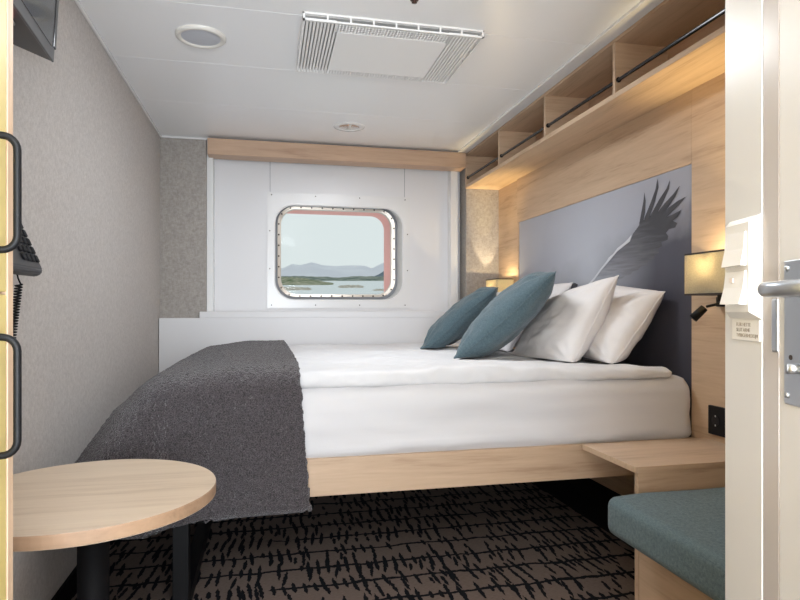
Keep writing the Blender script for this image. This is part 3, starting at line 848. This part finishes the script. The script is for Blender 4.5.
for (ya, yb_, rows) in ((y0 + .008, 2.327, 4), (2.698, y1 - .008, 3)):
    bm = bmesh.new(); x = .262
    while x < .705: box(bm, x, x + .006, ya, yb_, zb + .001, zb + .009); x += .0125
    for k in range(rows + 1):
        y = ya + (yb_ - ya - .006) * k / rows; box(bm, .258, .71, y, y + .006, zb + .001, zb + .009)
    mesh_obj('perforated_band', bm, M_grille, ac)
mesh_obj('duct_liner', box(box(box(B(x0 + .0085, x0 + .010, y0 + .012, y1 - .012, zb + .013, ZC), x1 - .010, x1 - .0085, y0 + .012, y1 - .012, zb + .013, ZC), x0 + .012, x1 - .012, y1 - .014, y1 - .012, zb + .013, ZC), x0 + .01, x1 - .01, y0 + .01, y1 - .01, ZC - .008, ZC - .001), M_duct, ac)

sp = thing('ceiling_speaker', 'round white ceiling speaker with grey mesh near the left wall', 'speaker', (-.261, 2.543, ZC))
bm, R = lathe(bmesh.new(), -.261, 2.543, [(.099, ZC), (.098, ZC - .008), (.090, ZC - .014), (.080, ZC - .012), (.076, ZC - .007)], 64)
mesh_obj('rim', bm, plain('speaker_rim', (222, 218, 210), .35), sp, True)
bm, R = lathe(bmesh.new(), -.261, 2.543, [(.077, ZC - .007), (.04, ZC - .009), (.001, ZC - .010)], 64)
mesh_obj('mesh_cover', bm, plain('speaker_mesh', (196, 198, 204), .6, 0, .4, 900), sp, True)

dl = thing('recessed_downlight', 'small round recessed downlight in ceiling near the pelmet', 'downlight', (.486, 3.62, ZC))
bm, R = lathe(bmesh.new(), .486, 3.62, [(.095, ZC), (.093, ZC - .004), (.064, ZC - .007), (.060, ZC - .004), (.060, ZC + .0005)], 64)
mesh_obj('rim', bm, M_gloss, dl, True)
# cut a real recess look: reflector dish just below the ceiling plane
bm, R = lathe(bmesh.new(), .486, 3.62, [(.060, ZC - .004), (.050, ZC - .002), (.03, ZC - .0015), (.001, ZC - .001)], 64)
mesh_obj('reflector', bm, M_chrome, dl, True)
mesh_obj('lamp_bar', B(.478, .494, 3.566, 3.674, ZC - .0065, ZC - .002, .002), M_plastic, dl)

sk = thing('sprinkler_head', 'tiny brass sprinkler head on ceiling in front of the vent', 'sprinkler', (.512, 2.075, ZC))
bm, R = lathe(bmesh.new(), .512, 2.075, [(.016, ZC), (.015, ZC - .004), (.006, ZC - .006), (.006, ZC - .012), (.010, ZC - .013), (.001, ZC - .015)], 24)
mesh_obj('head', bm, plain('sprinkler_metal', (84, 60, 54), .4, .5), sk, True)

# ------------------------------------------------------------------ entry partition, door, switches (right foreground)
P0 = Vector((.6408, .739, 0)); dv_ = Vector((.257, .9664, 0)).normalized(); nv_ = Vector((-dv_.y, dv_.x, 0))  # nv_ points to the room (-x)
EM = Matrix(((dv_.x, nv_.x, 0, P0.x), (dv_.y, nv_.y, 0, P0.y), (0, 0, 1, 0), (0, 0, 0, 1)))
# local: u = along wall (0 at far corner, negative toward the entrance), v = out of the wall face, z
def E(u0, u1, v0, v1, z0, z1, bev=0, seg=2): return B(u0, u1, v0, v1, z0, z1, bev, seg, M=EM)
struct('wall_entry', E(-.094, 0, -.10, 0, 0, ZC, .001), M_entry)
bm = bmesh.new()
A_ = [EM @ Vector(p) for p in ((-.002, -.098, 0), (-.9, -.098, 0))]
poly2 = [Vector((A_[0].x, A_[0].y, 0)), Vector((1.73, .76, 0)), Vector((1.73, -.5, 0)), Vector((A_[1].x, A_[1].y, 0))]
lo = [bm.verts.new(p) for p in poly2]; hi = [bm.verts.new(p + Vector((0, 0, ZC))) for p in poly2]
bm.faces.new(lo[::-1]); bm.faces.new(hi)
for i in range(4):
    j = (i + 1) % 4; bm.faces.new((lo[i], lo[j], hi[j], hi[i]))
struct('wall_bathroom', bm, M_white)
struct('trim_9', E(-.129, -.0945, -.09, -.0012, 0, ZC, .001), plain('satin_strip', (190, 184, 180), .22, .15))
tr_ = bpy.data.objects['trim_9']
mesh_obj('strike_plate', E(-.1285, -.114, -.0045, .0004, .945, 1.012, .003), M_steel, tr_, world=True)
door = bpy.data.objects.new('door_1', None); link(door); door['kind'] = 'structure'; door.location = EM @ Vector((-.5, -.03, 0))
mesh_obj('door_leaf', E(-.90, -.130, -.05, -.001, .01, 2.05, .002), M_entry, door)
lp = mesh_obj('lock_plate', E(-.32, -.143, -.001, .001, .886, 1.056, .0008), M_steel, door)
for (u, z) in ((-.150, 1.047), (-.150, .897)):
    bm = bmesh.new(); cyl(bm, EM @ Vector((u, .001, z)), EM @ Vector((u, .0035, z)), .004, 16, .0028); mesh_obj('screw', bm, M_steel, lp, True)
bm = bmesh.new(); cyl(bm, EM @ Vector((-.157, .001, .942)), EM @ Vector((-.157, .0018, .942)), .003, 14); mesh_obj('key_hole', bm, M_bolt, lp)
bm = bmesh.new(); cyl(bm, EM @ Vector((-.171, .001, .930)), EM @ Vector((-.171, .013, .930)), .006, 24); box(bm, -.172, -.170, .0125, .0138, .925, .935, 0, M=EM)
mesh_obj('thumb_turn', bm, M_steel, lp, True)
bm = bmesh.new()
tube(bm, [EM @ Vector(p) for p in ((-.172, .001, 1.021), (-.172, .026, 1.021), (-.173, .036, 1.021), (-.180, .042, 1.021), (-.20, .043, 1.021), (-.29, .043, 1.021))], .0088, 20)
mesh_obj('lever_handle', bm, M_steel, door, True)

# switches
sw = thing('light_switch', 'white double rocker light switch on the entry partition', 'light switch', EM @ Vector((-.058, 0, 1.05)))
bm = bmesh.new()
lo = [(-.100, .0), (-.017, .0)]; 
def frus(bm, u0, u1, z0, z1, v0, v1, inset):
    A = [(u0, v0, z0), (u1, v0, z0), (u1, v0, z1), (u0, v0, z1)]
    C_ = [(u0 + inset, v1, z0 + inset), (u1 - inset, v1, z0 + inset), (u1 - inset, v1, z1 - inset), (u0 + inset, v1, z1 - inset)]
    a = [bm.verts.new(EM @ Vector(p)) for p in A]; c = [bm.verts.new(EM @ Vector(p)) for p in C_]
    bm.faces.new(a); bm.faces.new(c)
    for i in range(4):
        j = (i + 1) % 4; bm.faces.new((a[i], a[j], c[j], c[i]))
frus(bm, -.093, -.014, .986, 1.121, 0, .011, .009)
mesh_obj('switch_plate', bm, M_plastic, sw)
for (zc, sgn) in ((1.078, -1), (1.027, 1)):
    bm = bmesh.new()
    prof = [(.011, -.0225), (.019 if sgn < 0 else .013, -.022), (.0145, 0), (.013 if sgn < 0 else .019, .022), (.011, .0225)] if sgn < 0 else [(.011, -.0225), (.021, -.022), (.0155, 0), (.013, .022), (.011, .0225)]
    A = [bm.verts.new(EM @ Vector((-.078, v, zc + z))) for v, z in prof]; C_ = [bm.verts.new(EM @ Vector((-.028, v, zc + z))) for v, z in prof]
    bm.faces.new(A); bm.faces.new(C_)
    for i in range(len(A)):
        j = (i + 1) % len(A); bm.faces.new((A[i], A[j], C_[j], C_[i]))
    mesh_obj('rocker', bm, plain('rocker_white', (232, 231, 229), .2), sw)
mesh_obj('rocker_window', E(-.056, -.048, .0155, .0175, 1.034, 1.040), plain('rocker_tint', (226, 214, 206), .3), sw)
lb = thing('label_plate', 'small white engraved plate with three text lines under the switch', 'label', EM @ Vector((-.058, 0, .97)))
mesh_obj('plate', E(-.092, -.024, 0, .002, .957, .984, .0005), M_plastic, lb)
M_txt = plain('engraved_text', (150, 142, 132), .5)
for k, s_ in enumerate(('FLER HETTE', 'SLUT ARNE', 'TVBBGEBHEDDJM')):
    cu = bpy.data.curves.new('text_line', 'FONT'); cu.body = s_; cu.size = .0068; cu.extrude = .0002; 
    tmp = bpy.data.objects.new('text_source', cu); COL.objects.link(tmp); bpy.context.view_layer.update()
    me = bpy.data.meshes.new_from_object(tmp.evaluated_get(bpy.context.evaluated_depsgraph_get())); bpy.data.objects.remove(tmp)
    me.materials.clear(); me.materials.append(M_txt)
    o = bpy.data.objects.new('text_line', me); link(o, lb)
    R_ = Matrix(((-dv_.x, 0, nv_.x, 0), (-dv_.y, 0, nv_.y, 0), (0, 1, 0, 0), (0, 0, 0, 1)))
    o.matrix_local = Matrix.Translation(Vector(EM @ Vector((-.036, .0022, .9755 - .0072 * k))) - Vector(lb.location)) @ R_

# ------------------------------------------------------------------ outside: sea, shore, mountains (ship lies trimmed: world slopes 2.9 deg)
F = Vector((.2163, .9763, 0)); Rr = Vector((.9763, -.2163, 0))
SL = .05
def OW(lat, fwd, h): 
    p = Rr * lat + F * fwd; return Vector((p.x, p.y, -4 + SL * fwd + h))
def sea_mat():
    m, t, b = nt('sea_water'); N = t.nodes; L = t.links
    tc = N.new('ShaderNodeTexCoord'); n = N.new('ShaderNodeTexNoise'); n.inputs['Scale'].default_value = .12; n.inputs['Detail'].default_value = 6
    L.new(tc.outputs['Object'], n.inputs['Vector']); bp = N.new('ShaderNodeBump'); bp.inputs['Strength'].default_value = .35; bp.inputs['Distance'].default_value = 1.0
    L.new(n.outputs['Fac'], bp.inputs['Height']); L.new(bp.outputs['Normal'], b.inputs['Normal'])
    b.inputs['Base Color'].default_value = lin((200, 208, 212)); b.inputs['Roughness'].default_value = .25
    return m
bm = bmesh.new()
vs = [bm.verts.new(OW(*p)) for p in ((-60, 20, 0), (60, 20, 0), (6000, 9000, 0), (-6000, 9000, 0))]; bm.faces.new(vs)
bmesh.ops.subdivide_edges(bm, edges=bm.edges[:], cuts=6, use_grid_fill=True)
tag(mesh_obj('sea', bm, sea_mat()), 'pale calm sea outside the porthole', 'water', kind='structure')

def land(name, lat0, lat1, f0, f1, hfun, mat, label, cat, nx=90, ny=14, group=None):
    bm = bmesh.new(); g = []
    for i in range(nx + 1):
        row = []
        a = i / nx
        for j in range(ny + 1):
            c = j / ny; f = f0 + (f1 - f0) * c; la = (lat0 + (lat1 - lat0) * a) * f / f0
            env = math.sin(PI * min(1, max(0, a))) ** .35 * math.sin(PI * c) ** .8
            row.append(bm.verts.new(OW(la, f, hfun(a, c) * env - .3)))
        g.append(row)
    for i in range(nx):
        for j in range(ny): bm.faces.new((g[i][j], g[i + 1][j], g[i + 1][j + 1], g[i][j + 1]))
    o = mesh_obj(name, bm, mat, None, False)
    return tag(o, label, cat, group)
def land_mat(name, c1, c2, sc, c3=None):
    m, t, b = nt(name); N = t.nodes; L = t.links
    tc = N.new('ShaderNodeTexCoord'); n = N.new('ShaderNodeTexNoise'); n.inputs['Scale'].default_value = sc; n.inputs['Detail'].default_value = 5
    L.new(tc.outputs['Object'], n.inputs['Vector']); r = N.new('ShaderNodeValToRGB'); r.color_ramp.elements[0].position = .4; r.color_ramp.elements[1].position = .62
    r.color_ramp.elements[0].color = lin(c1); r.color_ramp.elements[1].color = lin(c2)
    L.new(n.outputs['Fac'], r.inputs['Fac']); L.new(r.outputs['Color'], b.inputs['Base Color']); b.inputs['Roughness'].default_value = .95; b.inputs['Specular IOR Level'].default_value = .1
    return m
nz = lambda x, y=0., z=0.: noise.noise(Vector((x, y, z)))
# px -> lat at fwd f : (px-400)/600*f ; height from y pixel: z = 1+(308-py)/600*f ; sea z = -4+.05f
def ridge(pts, f):
    def h(a):
        px = pts[0][0] + (pts[-1][0] - pts[0][0]) * a
        for (x0_, y0_), (x1_, y1_) in zip(pts, pts[1:]):
            if x0_ <= px <= x1_:
                py = y0_ + (y1_ - y0_) * (px - x0_) / (x1_ - x0_); break
        return (1 + (308 - py) / 600 * f) - (-4 + SL * f)
    return h
f = 6000
pr = [(150, 270), (240, 268), (265, 269), (282, 267.5), (292, 262.5), (300, 264.5), (311, 262), (323, 265.3), (338, 266), (353, 265), (364, 265.5), (372, 268), (378, 264.8), (386, 261.5), (400, 264), (470, 268), (560, 270)]
hr = ridge(pr, f)
land('mountain_range', (150 - 400) / 600 * 5400, (560 - 400) / 600 * 5400, 5400, 6800, lambda a, c: hr(a) * (1 + .05 * nz(a * 40, c * 3)) , land_mat('hazed_rock', (212, 213, 222), (219, 220, 228), .004), 'pale blue jagged mountain range on the horizon seen through the porthole', 'mountain', 160, 12)  # distance haze is painted into the pale rock colour
f = 1500; hill = ridge([(366, 277.6), (372, 275), (378, 272), (384, 267.5), (392, 264), (420, 262), (470, 272)], f)
land('headland', (366 - 400) / 600 * 1400, (470 - 400) / 600 * 1400, 1400, 1700, lambda a, c: hill(a) * (1 + .1 * nz(a * 9, c * 2)), land_mat('blue_hill', (106, 118, 130), (128, 138, 142), .01), 'dark steep headland at the right edge of the porthole view', 'hill', 60, 10)
f = 1150; lw = ridge([(240, 275.5), (270, 274.5), (285, 274.8), (300, 275.6), (320, 276), (340, 277.2), (360, 276.2), (380, 276), (400, 275), (450, 276)], f)
land('low_shore', (240 - 400) / 600 * 1050, (450 - 400) / 600 * 1050, 1050, 1300, lambda a, c: lw(a) * (1 + .18 * nz(a * 30, c * 3)), land_mat('dark_green_shore', (98, 112, 106), (150, 154, 144), .06), 'long low dark green shoreline below the mountains', 'shore', 120, 10)
f = 520; gl = ridge([(250, 276), (268, 275.5), (282, 276.5), (300, 277.8), (314, 279), (326, 280.5), (334, 281.8)], f)
land('grassy_island', (250 - 400) / 600 * 420, (334 - 400) / 600 * 420, 420, 640, lambda a, c: gl(a) * (1.0 + .25 * nz(a * 22, c * 6)), land_mat('grassy_rock', (98, 112, 82), (176, 172, 152), .15), 'green grassy island with rocky edge at left of the porthole view', 'island', 90, 16)
M_rock = land_mat('pale_rock', (158, 150, 136), (206, 200, 190), .25)
land('rock_skerry', (262 - 400) / 600 * 240, (312 - 400) / 600 * 240, 240, 300, lambda a, c: 1.2 + .8 * nz(a * 12, c * 5), M_rock, 'pale bare rocks in the water just below the grassy island', 'rock', 50, 8, 'rocks in the sea')
land('rock_skerry', (338 - 400) / 600 * 300, (364 - 400) / 600 * 300, 300, 380, lambda a, c: 1.2 + .9 * nz(a * 9 + 4, c * 5), M_rock, 'pale rock shoal in the water at centre of the porthole view', 'rock', 50, 8, 'rocks in the sea')
land('rock_skerry', (372 - 400) / 600 * 230, (388 - 400) / 600 * 230, 230, 262, lambda a, c: .7 + .5 * nz(a * 7 + 9, c * 5), M_rock, 'small pale rock at right of the porthole view', 'rock', 30, 8, 'rocks in the sea')

# ------------------------------------------------------------------ lights
w = bpy.data.worlds.new('World'); S.world = w; w.use_nodes = True
bg = w.node_tree.nodes['Background']; bg.inputs[0].default_value = (.70, .78, .78, 1); bg.inputs[1].default_value = .83

def fill_lamp(x, y, sx, sy, power, label, col=(.90, .95, 1)):  # unseen lamps added behind the camera to brighten the room
    t = thing('fill_lamp', label, 'fill lamp', (x, y, ZC))
    bm = B(x - sx / 2, x + sx / 2, y - sy / 2, y + sy / 2, ZC - .03, ZC - .001, .003); mesh_obj('fill_lamp_housing', bm, M_gloss, t)
    l = bpy.data.lights.new('fill_lamp_light', 'AREA'); l.shape = 'RECTANGLE'; l.size = sx; l.size_y = sy; l.energy = power; l.color = col
    o = bpy.data.objects.new('fill_lamp_light', l); link(o, t); o.location = (0, 0, -.04)
fill_lamp(.15, -.45, .5, .5, 9, 'added flat fill lamp over the cabin entrance behind the camera')
fill_lamp(.2, -1.1, .7, .7, 20, 'added flat fill lamp further back behind the camera')
# added unseen fill behind the camera, tilted up to brighten ceiling and room
l = bpy.data.lights.new('rear_fill_light', 'AREA'); l.shape = 'RECTANGLE'; l.size = 2.0; l.size_y = 1.9; l.energy = 255; l.color = (.86, .93, 1)
o = bpy.data.objects.new('rear_fill_light', l); link(o); o.location = (.1, -1.55, .95); o.rotation_euler = (math.radians(150), 0, 0)
l = bpy.data.lights.new('vent_fill_light', 'AREA'); l.shape = 'RECTANGLE'; l.size = .43; l.size_y = .36; l.energy = 11; l.color = (.90, .95, 1)  # added fill below the vent panel; the vent itself is no lamp
o = bpy.data.objects.new('vent_fill_light', l); link(o, ac); o.location = (0, .01, -.004)
# ceiling spot that lights the bed (the recessed downlight)
l = bpy.data.lights.new('downlight_beam', 'SPOT'); l.energy = 8; l.spot_size = math.radians(165); l.spot_blend = .8; l.shadow_soft_size = .05; l.color = (.96, .98, 1)
o = bpy.data.objects.new('downlight_beam', l); link(o, dl); o.location = (0, 0, -.02)

# ------------------------------------------------------------------ camera
cam = bpy.data.cameras.new('camera'); co = bpy.data.objects.new('camera', cam); link(co); S.camera = co
cam.sensor_width = 36; cam.lens = 27.0; cam.shift_y = 8 / 800.0; cam.clip_start = .02; cam.clip_end = 20000
co.location = (0, 0, 1.0); co.rotation_euler = (math.radians(90), 0, -math.radians(12.49))

S.view_settings.view_transform = 'Standard'; S.view_settings.look = 'None'; S.view_settings.gamma = 1; S.view_settings.use_curve_mapping = False
S.view_settings.exposure = 0.3
